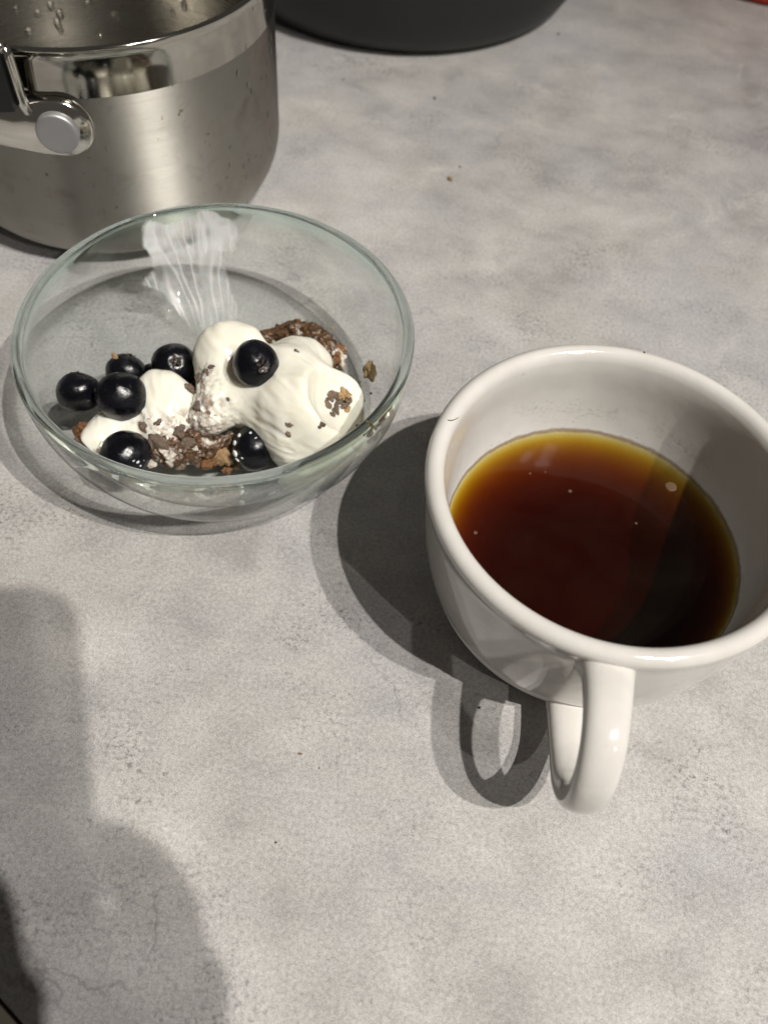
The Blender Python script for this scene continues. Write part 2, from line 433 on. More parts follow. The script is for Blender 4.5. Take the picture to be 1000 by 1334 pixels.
def on_wall(px, py, ctr, rad):
    """first hit of the pixel's ray with a vertical cylinder"""
    d = ray(px, py); o = Vector((0, 0, CAM_H)) - ctr
    a = d.x ** 2 + d.y ** 2; b = 2 * (o.x * d.x + o.y * d.y); c = o.x ** 2 + o.y ** 2 - rad ** 2
    D = b * b - 4 * a * c
    if D < 0: return None
    t_ = (-b - math.sqrt(D)) / (2 * a); return o + d * t_
rv = on_wall(76, 170, POT, PR + .004)
az = math.atan2(rv.y, rv.x); n_ = Vector((math.cos(az), math.sin(az), 0)); tg_ = Vector((-math.sin(az), math.cos(az), 0))   # tg_: to the right
if tg_.dot(AX_R) < 0: tg_ = -tg_
zr = rv.z
def wallpt(s, z, off):
    """s metres along the wall to the right of the rivet, bending away from the wall on the left"""
    a = s / PR
    sg = 1 if tg_.dot(Vector((-math.sin(az), math.cos(az), 0))) > 0 else -1
    ang = az + sg * a
    return Vector((math.cos(ang), math.sin(ang), 0)) * (PR + off) + Vector((0, 0, z))
# bracket: rounded plate with thickness, lifting from the wall towards the left
def bracket_outline():
    pts = []
    for k in range(17):
        a = -math.pi / 2 + math.pi * k / 16; pts.append((.0105 * math.cos(a) + .001, .0108 * math.sin(a)))
    pts += [(-.008, .0105), (-.016, .0100), (-.026, .0095), (-.040, .0092), (-.055, .0092)]
    low = [(-.055, -.0068), (-.040, -.0068), (-.026, -.0070), (-.016, -.0088), (-.008, -.0104)]
    return pts + low
bo = bracket_outline()
vs_, fs = [], []; nb_ = len(bo)
for lay, (off, sc) in enumerate(((.0003, 1.0), (.0028, 1.0), (.0040, .90))):
    for s_, z_ in bo:
        lift = max(0, -s_ - .010) ** 1.25 * .55
        vs_.append(wallpt(s_ * sc if s_ > -.05 else s_, zr + z_ * sc, off + lift))
for lay in range(2):
    for k in range(nb_):
        j = (k + 1) % nb_; fs.append((lay * nb_ + k, lay * nb_ + j, (lay + 1) * nb_ + j, (lay + 1) * nb_ + k))
# face as strips between upper and lower outline
top = list(range(8, 22)); 
def facefill(base):
    up_i = [k for k in range(8, 22)]; lo_i = [k for k in range(8, -1, -1)] + [26, 25, 24, 23, 22]
    return [(base + up_i[q], base + up_i[q + 1], base + lo_i[q + 1], base + lo_i[q]) for q in range(len(up_i) - 1)]
fs += facefill(2 * nb_)
me = mesh(vs_, fs); bm = bmesh.new(); bm.from_mesh(me); bmesh.ops.recalc_face_normals(bm, faces=bm.faces); bm.to_mesh(me); bm.free()
br_o = link('handle_bracket', me, M['chrome'], pot)
rm = lathe([(0, -.002), (.0073, -.002), (.0075, .0018), (.0073, .0025), (.0068, .0028), (.0055, .0029), (0, .0029)], 48)
ro = link('rivet', rm, M['rivet'], br_o)
ro.matrix_local = Matrix.Translation(wallpt(0, zr, .0040)) @ n_.to_track_quat('Z', 'Y').to_matrix().to_4x4()
# black grip and its steel collar, standing off the wall at the left
g0 = on_wall(17, 92, POT, PR + .006); ga = math.atan2(g0.y, g0.x)
gs = (ga - az) * PR * (1 if tg_.dot(Vector((-math.sin(az), math.cos(az), 0))) > 0 else -1)
zt, zb_ = on_wall(17, 64, POT, PR + .006).z, zr + .0095
pth = [wallpt(gs, zb_ - .003, .0035), wallpt(gs, zb_ + .003, .006), wallpt(gs, zt - .003, .0065), wallpt(gs - .001, zt, .0062), wallpt(gs - .005, zt + .0012, .0075), wallpt(gs - .03, zt + .0012, .020)]
link('handle_collar', tube([Vector(p) for p in spline([tuple(p) for p in pth], 6)], .0019, 12), M['chrome'], pot)
gv = []; gf = []
for s_ in np.linspace(gs - .0015, gs - .05, 10):
    lift = .004 + max(0, gs - s_) ** 1.2 * .9
    for z_ in (zb_ + .0005, zt - .0005):
        for o_ in (lift, lift + .006): gv.append(wallpt(s_, z_, o_))
gd = ((gv[36] - gv[32]).normalized() + n_ * .25).normalized()          # the grip runs straight on from there
for q in (.03, .06, .085):
    for k in range(4): gv.append(gv[36 + k] + gd * q)
for k in range(12):
    b_ = k * 4
    gf += [(b_, b_ + 1, b_ + 5, b_ + 4), (b_ + 2, b_ + 6, b_ + 7, b_ + 3), (b_ + 1, b_ + 3, b_ + 7, b_ + 5), (b_, b_ + 4, b_ + 6, b_ + 2)]
gf += [(0, 2, 3, 1), (48, 49, 51, 50)]
link('grip', mesh(gv, gf), M['black'], pot, smooth=False)
# water drops, outside and inside
def drop_mesh():
    me_ = ico(1.0, 2)
    return me_
bm = bmesh.new()
rd = random.Random(3)
def add_drop(bm, pos, nrm, r, stretch=1.3):
    q = nrm.to_track_quat('Z', 'Y').to_matrix().to_4x4()
    mt = Matrix.Translation(pos) @ q @ Matrix.Diagonal((r, r, r * .55, 1))
    # lengthen along world down
    g_ = bmesh.ops.create_icosphere(bm, subdivisions=2, radius=1.0)['verts']
    for v_ in g_:
        v_.co = mt @ v_.co; d_ = v_.co.z - pos.z
        v_.co.z = pos.z + d_ * stretch * (1.15 if d_ < 0 else .9)
spots = [(340, 85), (349, 82), (320, 60), (348, 100), (328, 118), (338, 127), (353, 126), (323, 110), (329, 10), (345, 14), (352, 48), (325, 208), (338, 222), (341, 203), (352, 170), (345, 212), (318, 216), (353, 195), (300, 215), (130, 47), (352, 66), (336, 150), (350, 148), (331, 228), (321, 238), (347, 180), (310, 95)]
for px, py in spots:
    p = on_wall(px, py, POT, PR)
    if p is None: continue
    add_drop(bm, p, Vector((p.x, p.y, 0)).normalized(), rd.uniform(.0004, .0010), 1.7)
for px, py in [(49, 17), (66, 7), (37, 42), (116, 4), (78, 18), (79, 38), (240, 6), (225, 15), (75, 30), (150, 20), (20, 12)]:
    d = ray(px, py); o = Vector((0, 0, CAM_H)) - POT; r_ = PR - .0014
    a = d.x ** 2 + d.y ** 2; b = 2 * (o.x * d.x + o.y * d.y); c = o.x ** 2 + o.y ** 2 - r_ ** 2
    t_ = (-b + math.sqrt(b * b - 4 * a * c)) / (2 * a); p = o + d * t_
    if p.z > .008: add_drop(bm, p, Vector((-p.x, -p.y, 0)).normalized(), rd.uniform(.0010, .0019), 1.7)
me = bpy.data.meshes.new('drops'); bm.to_mesh(me); bm.free()
tag(link('water_drops', me, M['water'], pot), kind='stuff')

# ------------------------------------------------------------------ frying pan
PAN = Vector((-.0289, .5882, 0)); r0 = .1041
pan = empty('frying_pan', PAN); tag(pan, 'matte black non-stick frying pan behind the saucepan', 'frying pan')
link('pan_body', lathe([(0, .0015), (r0 - .004, .0004), (r0 - .001, .0012), (r0 + .003, .004), (r0 + .0075, .011), (r0 + .011, .022), (r0 + .0145, .05), (r0 + .0155, .0515), (r0 + .0145, .0525), (r0 + .012, .050), (r0 + .007, .018), (r0, .007), (r0 - .012, .0045), (0, .0045)], 160), M['pan'], pan)
hp = [(.11, .0, .038), (.15, .0, .046), (.24, .0, .06), (.30, 0, .064)]
link('handle', tube([Vector((p[0] * math.cos(1.4), p[0] * math.sin(1.4), p[2])) for p in spline(hp, 6)], [(.007, .012)] * 19, 16, up=(0, 0, 1)), M['black'], pan)

# ------------------------------------------------------------------ red tub in the far right corner
a0, a1 = at(973, 0), at(1000, 4.5)
td = (a1 - a0).normalized(); tn = Vector((-td.y, td.x, 0)); tn = tn if tn.y > 0 else -tn
RT = .095
tubc = (a0 + a1) / 2 + tn * (RT - .006) + td * .012
red = empty('red_tub', tubc); tag(red, 'edge of a bright red plastic tub in the far right corner', 'tub')
link('tub_body', lathe([(0, .002), (RT - .003, .0008), (RT - .0005, .003), (RT + .002, .03), (RT + .006, .075), (RT + .009, .078), (RT + .006, .080), (RT + .003, .075), (RT - .003, .03), (RT - .006, .005), (0, .005)], 120), M['red'], red)

# ------------------------------------------------------------------ glass bowl
BH, BRT, BRB, BP = .047, .0665, .0270, 2.3
BOWL = Vector((-.0623, .2080, 0)); TH = .0038
def Ro(z):
    z = min(max(z / BH, 0), 1); return BRB + (BRT - BRB) * (1 - (1 - z) ** BP) ** (1 / BP)
FLOOR = .0058
def Ri(z):
    """inner radius of the bowl at height z"""
    u = min(max((z - FLOOR) / (BH - FLOOR), 0), 1)
    return (BRB - .001) + (BRT - TH - BRB + .001) * (1 - (1 - u) ** BP) ** (1 / BP)
NZ = 40
out_p = [(0, .0012), (BRB - .008, .0012), (BRB - .006, .0003), (BRB - .002, .0003)]
for k in range(NZ + 1):
    z = BH * (k / NZ) ** 1.6 + .0003
    if z > BH - .0016: break
    out_p.append((Ro(z), z))
out_p.append((Ro(BH - .0016), BH - .0016))
rr = TH / 2
cr = BRT - rr
for k in range(1, 8):
    a = math.pi * k / 8; out_p.append((cr + rr * math.cos(a), BH - .0016 + .0016 * math.sin(a)))
in_p = []
for k in range(NZ + 1):
    u = 1 - k / NZ; z = FLOOR + (BH - .0016 - FLOOR) * u ** 1.6
    in_p.append((Ri(z), z))
in_p += [(BRB - .004, FLOOR - .0001), (0, FLOOR - .0001)]
bowl_me = lathe(out_p + in_p, 192)
# slightly uneven moulded rim
for v_ in bowl_me.vertices:
    k = max(0, (v_.co.z - BH * .8) / (BH * .2)); a = math.atan2(v_.co.y, v_.co.x)
    v_.co.z += k * .00022 * noise.noise(Vector((math.cos(a) * 5, math.sin(a) * 5, 2)))
bowl = link('glass_bowl', bowl_me, M['glass']); bowl.location = BOWL + Vector((0, 0, .0001))
tag(bowl, 'clear pale green glass bowl of yogurt, berries and granola', 'bowl')
bowl.cycles.is_caustics_caster = False
counter.cycles.is_caustics_receiver = True

def in_bowl(px, py, z):
    return at(px, py, z) - BOWL
def inner_hit(px, py, off=0.0):
    """far inner wall of the bowl seen at the pixel"""
    was = False
    for k in range(600):
        z = BH - (BH - FLOOR) * k / 599; p = at(px, py, z) - BOWL
        ins = math.hypot(p.x, p.y) <= Ri(z) - off
        if was and not ins: return p
        was = was or ins
        if not was and k > 60: return p
    return at(px, py, FLOOR + off) - BOWL

# ------------------------------------------------------------------ yogurt
def sdf_mesh(blobs, cuts, mixed, box, h, k=.0060, lump=.0006, seed=0.0):
    lo, hi = np.array(box[0]), np.array(box[1]); n = np.ceil((hi - lo) / h).astype(int)
    X, Y, Z = np.meshgrid(*[lo[i] + np.arange(n[i]) * h for i in range(3)], indexing='ij')
    f = np.full(X.shape, 1.0)
    for c, r in blobs:
        r = np.array(r if isinstance(r, (tuple, list)) else (r, r, r), float)
        q = np.sqrt(((X - c[0]) / r[0]) ** 2 + ((Y - c[1]) / r[1]) ** 2 + ((Z - c[2]) / r[2]) ** 2)
        d = (q - 1) * r.min()
        hh = np.clip(.5 + .5 * (f - d) / k, 0, 1); f = f * (1 - hh) + d * hh - k * hh * (1 - hh)
    for c, r, kk in cuts:
        d = -(np.sqrt((X - c[0]) ** 2 + (Y - c[1]) ** 2 + (Z - c[2]) ** 2) - r)
        hh = np.clip(.5 - .5 * (f - d) / kk, 0, 1); f = f * (1 - hh) + d * hh + kk * hh * (1 - hh)
    # soft ripples
    f += .00028 * np.sin(X * 300 + seed + 2.2 * np.sin(Y * 150)) * np.sin(Y * 210 + 1.7 * np.sin(X * 170 + Z * 200))
    f += .00007 * np.sin(X * 800 + Y * 600 + 3 * np.sin(Z * 500))
    for c, r, amp in mixed:
        w = np.exp(-(((X - c[0]) ** 2 + (Y - c[1]) ** 2 + (Z - c[2]) ** 2) / r ** 2))
        L = np.sin(X * 1500 + 2 * np.sin(Y * 900)) * np.sin(Y * 1400 + 2 * np.sin(Z * 1000)) * np.sin(Z * 1300 + X * 700)
        f += w * amp * L
    # stay inside the bowl
    rho = np.hypot(X, Y); u = np.clip((Z - FLOOR) / (BH - FLOOR), 0, 1)
    ri = (BRB - .001) + (BRT - TH - BRB + .001) * (1 - (1 - u) ** BP) ** (1 / BP)
    f = np.maximum(f, rho - ri + .0004); f = np.maximum(f, FLOOR + .0002 - Z)
    return surface_nets(f, lo, h)
def ruffle(me, ax, amp, seed, fine=1.0):
    """spoon drag lines and ragged lumps, moved along the normals"""
    ax = Vector(ax).normalized(); sd = ax.cross(Vector((0, 0, 1))).normalized(); up_ = sd.cross(ax)
    nr = [v.normal.copy() for v in me.vertices]
    for v, n in zip(me.vertices, nr):
        p = v.co; a, b, c = p.dot(ax), p.dot(sd), p.dot(up_)
        w = noise.noise(Vector((a * 60, b * 110, c * 110 + seed)))
        drag = .5 - abs(noise.noise(Vector((a * 45 + w * .3, b * 330 + w, c * 330 + seed)))) * 1.6
        gate_ = max(0, .35 + noise.noise(Vector((a * 70, b * 70, c * 70 + seed + 3))) * 1.6)
        lump_ = noise.noise(p * 150 + Vector((seed, 0, 0))); nick = noise.noise(p * 420 + Vector((0, seed, 0)))
        v.co = p + n * amp * (drag * gate_ * .9 + lump_ * .8 + nick * .28 * fine)
    me.update()
def mixed_attr(me, mixed):
    a = me.attributes.new('mixed', 'FLOAT', 'POINT'); co = np.zeros(len(me.vertices) * 3); me.vertices.foreach_get('co', co); co = co.reshape(-1, 3)
    w = np.zeros(len(co))
    for c, r, amp in mixed:
        w = np.maximum(w, np.exp(-((co - np.array(c)) ** 2).sum(1) / (r * 1.05) ** 2))
    a.data.foreach_set('value', np.clip(w * 1.5 - .25, 0, 1))
B_ = lambda px, py, z: tuple(in_bowl(px, py, z))
big = [(B_(298, 452, .031), .0085), (B_(320, 444, .034), (.0062, .0050, .0045)), (B_(285, 462, .028), .0085), (B_(300, 480, .022), .0115), (B_(310, 490, .014), .013),
       (B_(288, 505, .025), .0080), (B_(278, 535, .021), .0068), (B_(268, 548, .018), .0050), (B_(295, 525, .022), .0070),
       (B_(340, 515, .024), .0105), (B_(365, 490, .026), .0105), (B_(385, 470, .023), .0090), (B_(405, 478, .021), .0080),
       (B_(380, 525, .026), .0130), (B_(405, 535, .026), .0140), (B_(425, 550, .022), .0115), (B_(436, 520, .022), .0100),
       (B_(385, 492, .0275), .0100), (B_(400, 570, .017), .0100), (B_(375, 570, .018), .0090), (B_(385, 592, .010), .0055), (B_(445, 560, .016), .0070), (B_(350, 545, .018), .0085)]
cut_big = [(B_(468, 500, .0400), .0172, .0024), (B_(343, 575, .0350), .0115, .0010), (B_(425, 606, .0300), .0080, .0010)]
mix_big = [(B_(268, 540, .023), .0090, .0009), (B_(264, 498, .030), .0060, .0007)]
bb = np.array([c for c, r in big])
me = sdf_mesh(big, cut_big, mix_big, (bb.min(0) - .018, bb.max(0) + .018), .00055)
ruffle(me, (.8, -.6, .1), .00042, 1.0, .4); mixed_attr(me, mix_big)
yb = link('yogurt', me, M['yogurt']); yb.location = BOWL
tag(yb, 'big thick dollop of cream-coloured yogurt on the right in the bowl', 'yogurt', 'yogurt dollops')
yb.cycles.is_caustics_receiver = True
small = [(B_(205, 512, .021), .0080), (B_(222, 522, .019), .0085), (B_(215, 545, .016), .0095), (B_(238, 540, .015), .0075), (B_(195, 560, .013), .0090), (B_(165, 560, .012), .0085),
         (B_(140, 565, .014), .0070), (B_(128, 580, .014), .0055), (B_(180, 540, .013), .0080), (B_(225, 575, .011), .0075)]
mix_small = [(B_(228, 572, .017), .0085, .0005), (B_(190, 552, .021), .0040, .0003), (B_(240, 555, .018), .006, .0005)]
bb = np.array([c for c, r in small])
me = sdf_mesh(small, [], mix_small, (bb.min(0) - .014, bb.max(0) + .014), .00055, seed=2.0)
ruffle(me, (.4, -.9, .1), .00045, 5.0, .8); mixed_attr(me, mix_small)
ys = link('yogurt', me, M['yogurt']); ys.location = BOWL
tag(ys, 'smaller yogurt dollop mixed with granola under the berries on the left', 'yogurt', 'yogurt dollops')
ys.cycles.is_caustics_receiver = True

from mathutils.bvhtree import BVHTree
def bvh(o):
    return BVHTree.FromPolygons([v.co + o.location for v in o.data.vertices], [tuple(p.vertices) for p in o.data.polygons])
YB, YS = bvh(yb), bvh(ys)
def on_yogurt(px, py):
    """first yogurt surface point seen at the pixel"""
    best = None
    for T in (YB, YS):
        h = T.ray_cast(Vector((0, 0, CAM_H)), ray(px, py).normalized())
        if h[0] is not None and (best is None or h[3] < best[1]): best = (h[0], h[3])
    return best[0] if best else None

# thin films of yogurt left on the glass
def film(poly, label, dens, seed, streak=1.0, na=130, nz=150, base=.3, polar=False):
    th_z = list(poly) if polar else []
    for px, py in ([] if polar else poly):
        p = inner_hit(px, py); th_z.append((math.atan2(p.y, p.x), p.z))
    A = np.array(th_z)
    a0_, a1_ = A[:, 0].min(), A[:, 0].max(); z0_, z1_ = A[:, 1].min(), A[:, 1].max()
    def inside(a, z):
        c = False; n = len(A); j = n - 1
        for i in range(n):
            if (A[i, 1] > z) != (A[j, 1] > z) and a < (A[j, 0] - A[i, 0]) * (z - A[i, 1]) / (A[j, 1] - A[i, 1]) + A[i, 0]: c = not c
            j = i
        return c
    vs_, cov, idx, fs_ = [], [], {}, []
    for i in range(na + 1):
        for k in range(nz + 1):
            a = a0_ + (a1_ - a0_) * i / na; z = z0_ + (z1_ - z0_) * k / nz
            jx = .012 * noise.noise(Vector((a * 18, z * 300, seed))); jz = .0010 * noise.noise(Vector((a * 18, z * 300, seed + 5)))
            ins = sum(inside(a + jx + q * .016, z + jz + w * .0009) for q, w in ((0, 0), (1, 0), (-1, 0), (0, 1), (0, -1), (.6, .6), (-.6, -.6))) / 7
            u = (z - z0_) / (z1_ - z0_)
            # streaks run down the wall and fan inwards
            ac = (a - (a0_ + a1_) / 2) / (a1_ - a0_)
            warp = .08 * noise.noise(Vector((ac * 2.5, u * 2.5, seed + 2))) + .012 * noise.noise(Vector((ac * 9, u * 8, seed + 3)))
            fan = (ac + warp) * (1 + .7 * (1 - u))
            ridge = 1 - abs(noise.noise(Vector((fan * 6.5 * streak, u * 1.3, seed + 1)))) * 5.0
            fine = (1 - abs(noise.noise(Vector((fan * 15 * streak, u * 1.8, seed + 4)))) * 7.0) * max(0, .5 + 1.2 * noise.noise(Vector((ac * 3, u * 2, seed + 12))))
            blot = noise.noise(Vector((ac * 5, u * 5, seed + 9))) + .5 * noise.noise(Vector((ac * 12, u * 12, seed + 7)))
            top_ = min(max((u - .50) / .18, 0), 1)
            cv = .24 + .36 * top_ + (.20 + .22 * top_) * blot + (.40 - .05 * top_) * max(0, ridge) ** (2.2 - .9 * top_) + .42 * max(0, fine) ** 2
            cv *= .5 + .5 * min(1, u / .3)
            cv = min(max(cv, .015), .93)
            th_ = .00010 + .00035 * cv
            r = Ri(z) - .00006 - th_
            idx[i, k] = len(vs_); vs_.append((r * math.cos(a), r * math.sin(a), z)); cov.append(cv * dens * min(1, max(0, ins * 1.5 - .25)))
    for i in range(na):
        for k in range(nz):
            q = [idx[i, k], idx[i + 1, k], idx[i + 1, k + 1], idx[i, k + 1]]
            if max(cov[x] for x in q) > 0: fs_.append(tuple(q))
    me_ = mesh(vs_, fs_)
    at_ = me_.attributes.new('cover', 'FLOAT', 'POINT'); at_.data.foreach_set('value', cov)
    bm_ = bmesh.new(); bm_.from_mesh(me_); bmesh.ops.delete(bm_, geom=[v for v in bm_.verts if not v.link_faces], context='VERTS'); bm_.to_mesh(me_); bm_.free()
    o = link('yogurt_smear', me_, M['film']); o.location = BOWL
    return tag(o, label, 'smear')
film([(224, 271), (263, 271), (285, 279), (305, 288), (311, 300), (307, 322), (298, 330), (290, 326), (291, 340), (300, 375), (312, 412), (300, 425), (262, 436), (245, 425), (235, 410), (215, 385), (200, 374), (184, 371), (189, 360), (202, 352), (196, 335), (186, 318), (184, 300), (192, 284), (205, 274)],
     'streaky white yogurt smear running down the far inner wall of the bowl', 1.0, 3.0)

film([(R_(-92), .020), (R_(-84), .030), (R_(-72), .026), (R_(-62), .036), (R_(-50), .031), (R_(-40), .034), (R_(-34), .026), (R_(-44), .016), (R_(-58), .012), (R_(-70), .015), (R_(-82), .013)],
     'thin milky yogurt residue on the front right wall of the bowl', .42, 17.0, streak=1.6, na=110, nz=70, polar=True)
bm = bmesh.new(); rd = random.Random(21)
for px, py in [(408, 309), (409, 339), (414, 346), (413, 351), (430, 369), (411, 407), (420, 420), (445, 390), (438, 324), (346, 363), (458, 428), (404, 331), (195, 407), (192, 412), (425, 380), (470, 400)]:
    p = inner_hit(px, py); r = rd.uniform(.0003, .0007)
    mt_ = Matrix.Translation(p) @ Vector((-p.x, -p.y, .02)).to_track_quat('Z', 'Y').to_matrix().to_4x4() @ Matrix.Diagonal((r * .8, r * 1.3, r * .5, 1))
    for v_ in bmesh.ops.create_icosphere(bm, subdivisions=2, radius=1.0)['verts']: v_.co = mt_ @ v_.co
me = bpy.data.meshes.new('bowl_drops'); bm.to_mesh(me); bm.free()
o = link('water_drops', me, M['bead'], bowl); o['kind'] = 'stuff'

# ------------------------------------------------------------------ blueberries
def berry_mesh(r, seed, wrinkle=0.0):
    me_ = ico(r, 4)
    for v_ in me_.vertices:
        d = v_.co.normalized(); k = 1 + .075 * noise.noise(d * 1.2 + Vector((seed * 3.3, 0, 0))) + .018 * noise.noise(d * 4 + Vector((0, seed, 0)))
        pole = max(0, d.z)
        k -= .16 * math.exp(-((1 - pole) / .018) ** 1.0) if pole > 0 else 0          # calyx dimple
        k += .018 * math.exp(-(((1 - pole) - .045) / .022) ** 2) * (1 + .8 * noise.noise(d * 9))                      # its raised lip
        if wrinkle:
            ang = math.atan2(d.y, d.x)
            k -= wrinkle * .11 * max(0, pole - .45) * (abs(noise.noise(d * 7 + Vector((seed, 3, 1)))) * 2 + .5 * math.sin(ang * 9 + 4 * noise.noise(d * 3)))
        v_.co = d * r * k; v_.co.z *= .90
    return me_
def calyx_mesh(r, seed):
    vs_, fs_ = [], []
    n = 5
    for k in range(n):
        a = 2 * math.pi * k / n + seed; w = .5
        for rr_, aa, zz in ((.10, a - w, .93), (.10, a + w, .93), (.26, a + .25, 1.01), (.30, a, 1.035), (.26, a - .25, 1.01)):
            vs_.append((r * rr_ * math.cos(aa), r * rr_ * math.sin(aa), r * zz * .94 - r * .04))
        b = k * 5; fs_.append((b, b + 1, b + 2, b + 3, b + 4))
    me_ = mesh(vs_, fs_); return me_
BERRIES = []
def berry(px, py, rpx, label, z=None, face=(0, 0, 1), wr=0.0, seed=0.0, calyx=True):
    r = rpx * .27e-3
    if z is None:
        for k in range(200):                                           # rest on the floor or lean on the wall
            z = FLOOR + r * .96 + k * .0002
            p = in_bowl(px, py, z)
            zc = max(z - r * .6, FLOOR)
            if math.hypot(p.x, p.y) + r * .82 <= Ri(zc + .0005) or math.hypot(p.x, p.y) + r <= Ri(z): break
    p = at(px, py, z)
    dep = (p - Vector((0, 0, CAM_H))).dot(AX_F); r = rpx * dep / FPX
    o = link('blueberry', berry_mesh(r, seed, wr), M['berry']); o.location = p
    o.rotation_mode = 'QUATERNION'; o.rotation_quaternion = Vector(face).normalized().to_track_quat('Z', 'Y')
    if calyx:
        c = link('calyx', calyx_mesh(r, seed), M['calyx'], o)
    tag(o, label, 'blueberry', 'blueberries in the bowl'); o.cycles.is_caustics_receiver = True
    BERRIES.append((p, r)); return o
toC = (Vector((0, 0, CAM_H)) - at(250, 500, .02)).normalized()
berry(102, 511, 28.5, 'leftmost blueberry, leaning on the bowl wall', face=(-.3, .8, .4), seed=1)
berry(164, 484, 26, 'blueberry mostly hidden behind the large berry at the left', z=.016, face=(.2, .8, .6), seed=2)
berry(158, 517, 33.5, 'large plain black blueberry overlapping the leftmost berry', z=.026, face=(-.2, .9, -.2), seed=3, calyx=False)
berry(227, 476, 29.5, 'blueberry with brown calyx left of the tall yogurt peak', z=.019, face=tuple(toC + Vector((.12, .1, .25))), wr=.4, seed=4)
berry(333, 474, 31, 'wrinkled blueberry with star crown on top of the big yogurt dollop', z=.0385, face=tuple(toC + AX_R * .30 - AX_U * .14), wr=1.0, seed=5)
berry(163, 592, 34, 'blueberry flecked with yogurt nearest the front rim of the bowl', z=.020, face=(.5, -.2, -.6), seed=6, calyx=False)
berry(331, 583, 30, 'yogurt-streaked blueberry half hidden under the big dollop', z=.0145, face=(.6, -.1, .2), seed=7, calyx=False)
berry(197, 487, 14, 'dark sliver of a small berry between two other berries', z=.012, face=(0, 1, 0), seed=8, calyx=False)
# flecks of yogurt stuck to two berries
def flecks(ctr, r, spots_, parent):
    bm_ = bmesh.new()
    for (dx, dy, rr_) in spots_:
        d = (toC * math.sqrt(max(0, 1 - dx * dx - dy * dy)) + AX_R * dx + AX_U * dy).normalized()
        q = d.to_track_quat('Z', 'Y').to_matrix().to_4x4()
        mt = Matrix.Translation(d * r * .99) @ q @ Matrix.Diagonal((rr_ * random.uniform(.7, 1.5), rr_ * random.uniform(.6, 1.1), rr_ * .4, 1))
        for v_ in bmesh.ops.create_icosphere(bm_, subdivisions=2, radius=1.0)['verts']:
            c = v_.co.copy(); v_.co = mt @ (c * (1 + .3 * noise.noise(c * 1.6 + d * 9)))
    me_ = bpy.data.meshes.new('flecks'); bm_.to_mesh(me_); bm_.free()
    o = link('yogurt_flecks', me_, M['yogurt'], parent); o['kind'] = 'stuff'
    o.rotation_mode = 'QUATERNION'; o.rotation_quaternion = parent.rotation_quaternion.inverted()
    return o
bo_ = [o for o in bpy.data.objects if o.name.startswith('blueberry')]
flecks(BERRIES[5][0], BERRIES[5][1], [(-.78, .38, .0013), (.42, -.20, .0004), (.60, -.27, .0006), (.82, -.20, .0006), (.70, -.44, .0005)], bo_[5])
flecks(BERRIES[6][0], BERRIES[6][1], [(-.60, .50, .0011), (-.78, .22, .0009), (-.20, .62, .0007), (-.80, -.20, .0012), (-.55, -.38, .0005), (.0, .45, .0004), (-.74, -.48, .0008)], bo_[6])

# ------------------------------------------------------------------ granola
def nugget_mesh(seed, rough=.35):
    me_ = ico(1.25, 4)
    sx = (1 + .35 * math.sin(seed * 3.1), 1 + .30 * math.sin(seed * 5.3 + 1), .75 + .2 * math.sin(seed * 2.2))
    for v_ in me_.vertices:
        d = v_.co.copy(); k = 1 + .62 * noise.noise(d * 1.0 + Vector((seed * 7, 0, 0))) + .45 * (.35 - abs(noise.noise(d * 1.7 + Vector((0, seed * 3, 0))))) + .13 * noise.noise(d * 4 + Vector((seed, seed, 0))) + .05 * noise.noise(d * 9 + Vector((seed, 0, seed)))
        v_.co = Vector((d.x * sx[0], d.y * sx[1], d.z * sx[2])) * k
    return me_
NUG = [nugget_mesh(s) for s in range(1, 9)]
_cache = {}
def nugget(px, py, z, rpx, mat, parent, i):
    key = (i % 8, mat)
    if key not in _cache:
        me_ = NUG[i % 8].copy(); me_.materials.append(M[mat]); me_.shade_smooth(); _cache[key] = me_
    o = bpy.data.objects.new('nugget', _cache[key]); C.objects.link(o)
    p = at(px, py, z) if z is not None else None; s_ = rpx * .27e-3 * .86
    if z is None:                                                      # sunk a third into the yogurt under it
        p = on_yogurt(px, py)
        if p is None: p = at(px, py, .012)
        else: p = p + ray(px, py).normalized() * s_ * .45
    o.location = p - (parent.location if parent else Vector()); o.scale = (s_,) * 3
    o.rotation_euler = (i * 1.3, i * 2.1, i * .7)
    if parent: o.parent = parent
    return o
def cluster(label, items, name='granola_cluster'):
    p0 = at(items[0][0], items[0][1], items[0][2] or .02)
    e = empty(name, p0); tag(e, label, 'granola', 'granola in the bowl')
    for i, it in enumerate(items): nugget(*it[:5], e, i + len(label))
    return e
def clump(parent_label_items, seed):
    blobs = [(tuple(at(px, py, z) - BOWL), r_ * .27e-3) for px, py, z, r_ in parent_label_items]
    bb_ = np.array([c for c, r in blobs])
    return sdf_mesh(blobs, [], [(tuple(c), .012, .0007) for c in bb_[::2]], (bb_.min(0) - .008, bb_.max(0) + .008), .0006, k=.0020, seed=seed)
def add_clump(e, items, seed):
    me_ = clump([(a, b, c + .0030, r_ * 1.28) for a, b, c, r_ in items], seed)
    for _ in range(1):
        nr = [v.normal.copy() for v in me_.vertices]
        for v, n in zip(me_.vertices, nr):
            p = v.co
            v.co = p + n * (.0013 * (.35 - abs(noise.noise(p * 190 + Vector((seed, 0, 0)))) * 1.6) + .0007 * noise.noise(p * 420) + .0004 * noise.noise(p * 900))
    me_.update()
    o = link('clump', me_, M['clump'], e); o.location = BOWL - e.location; return o
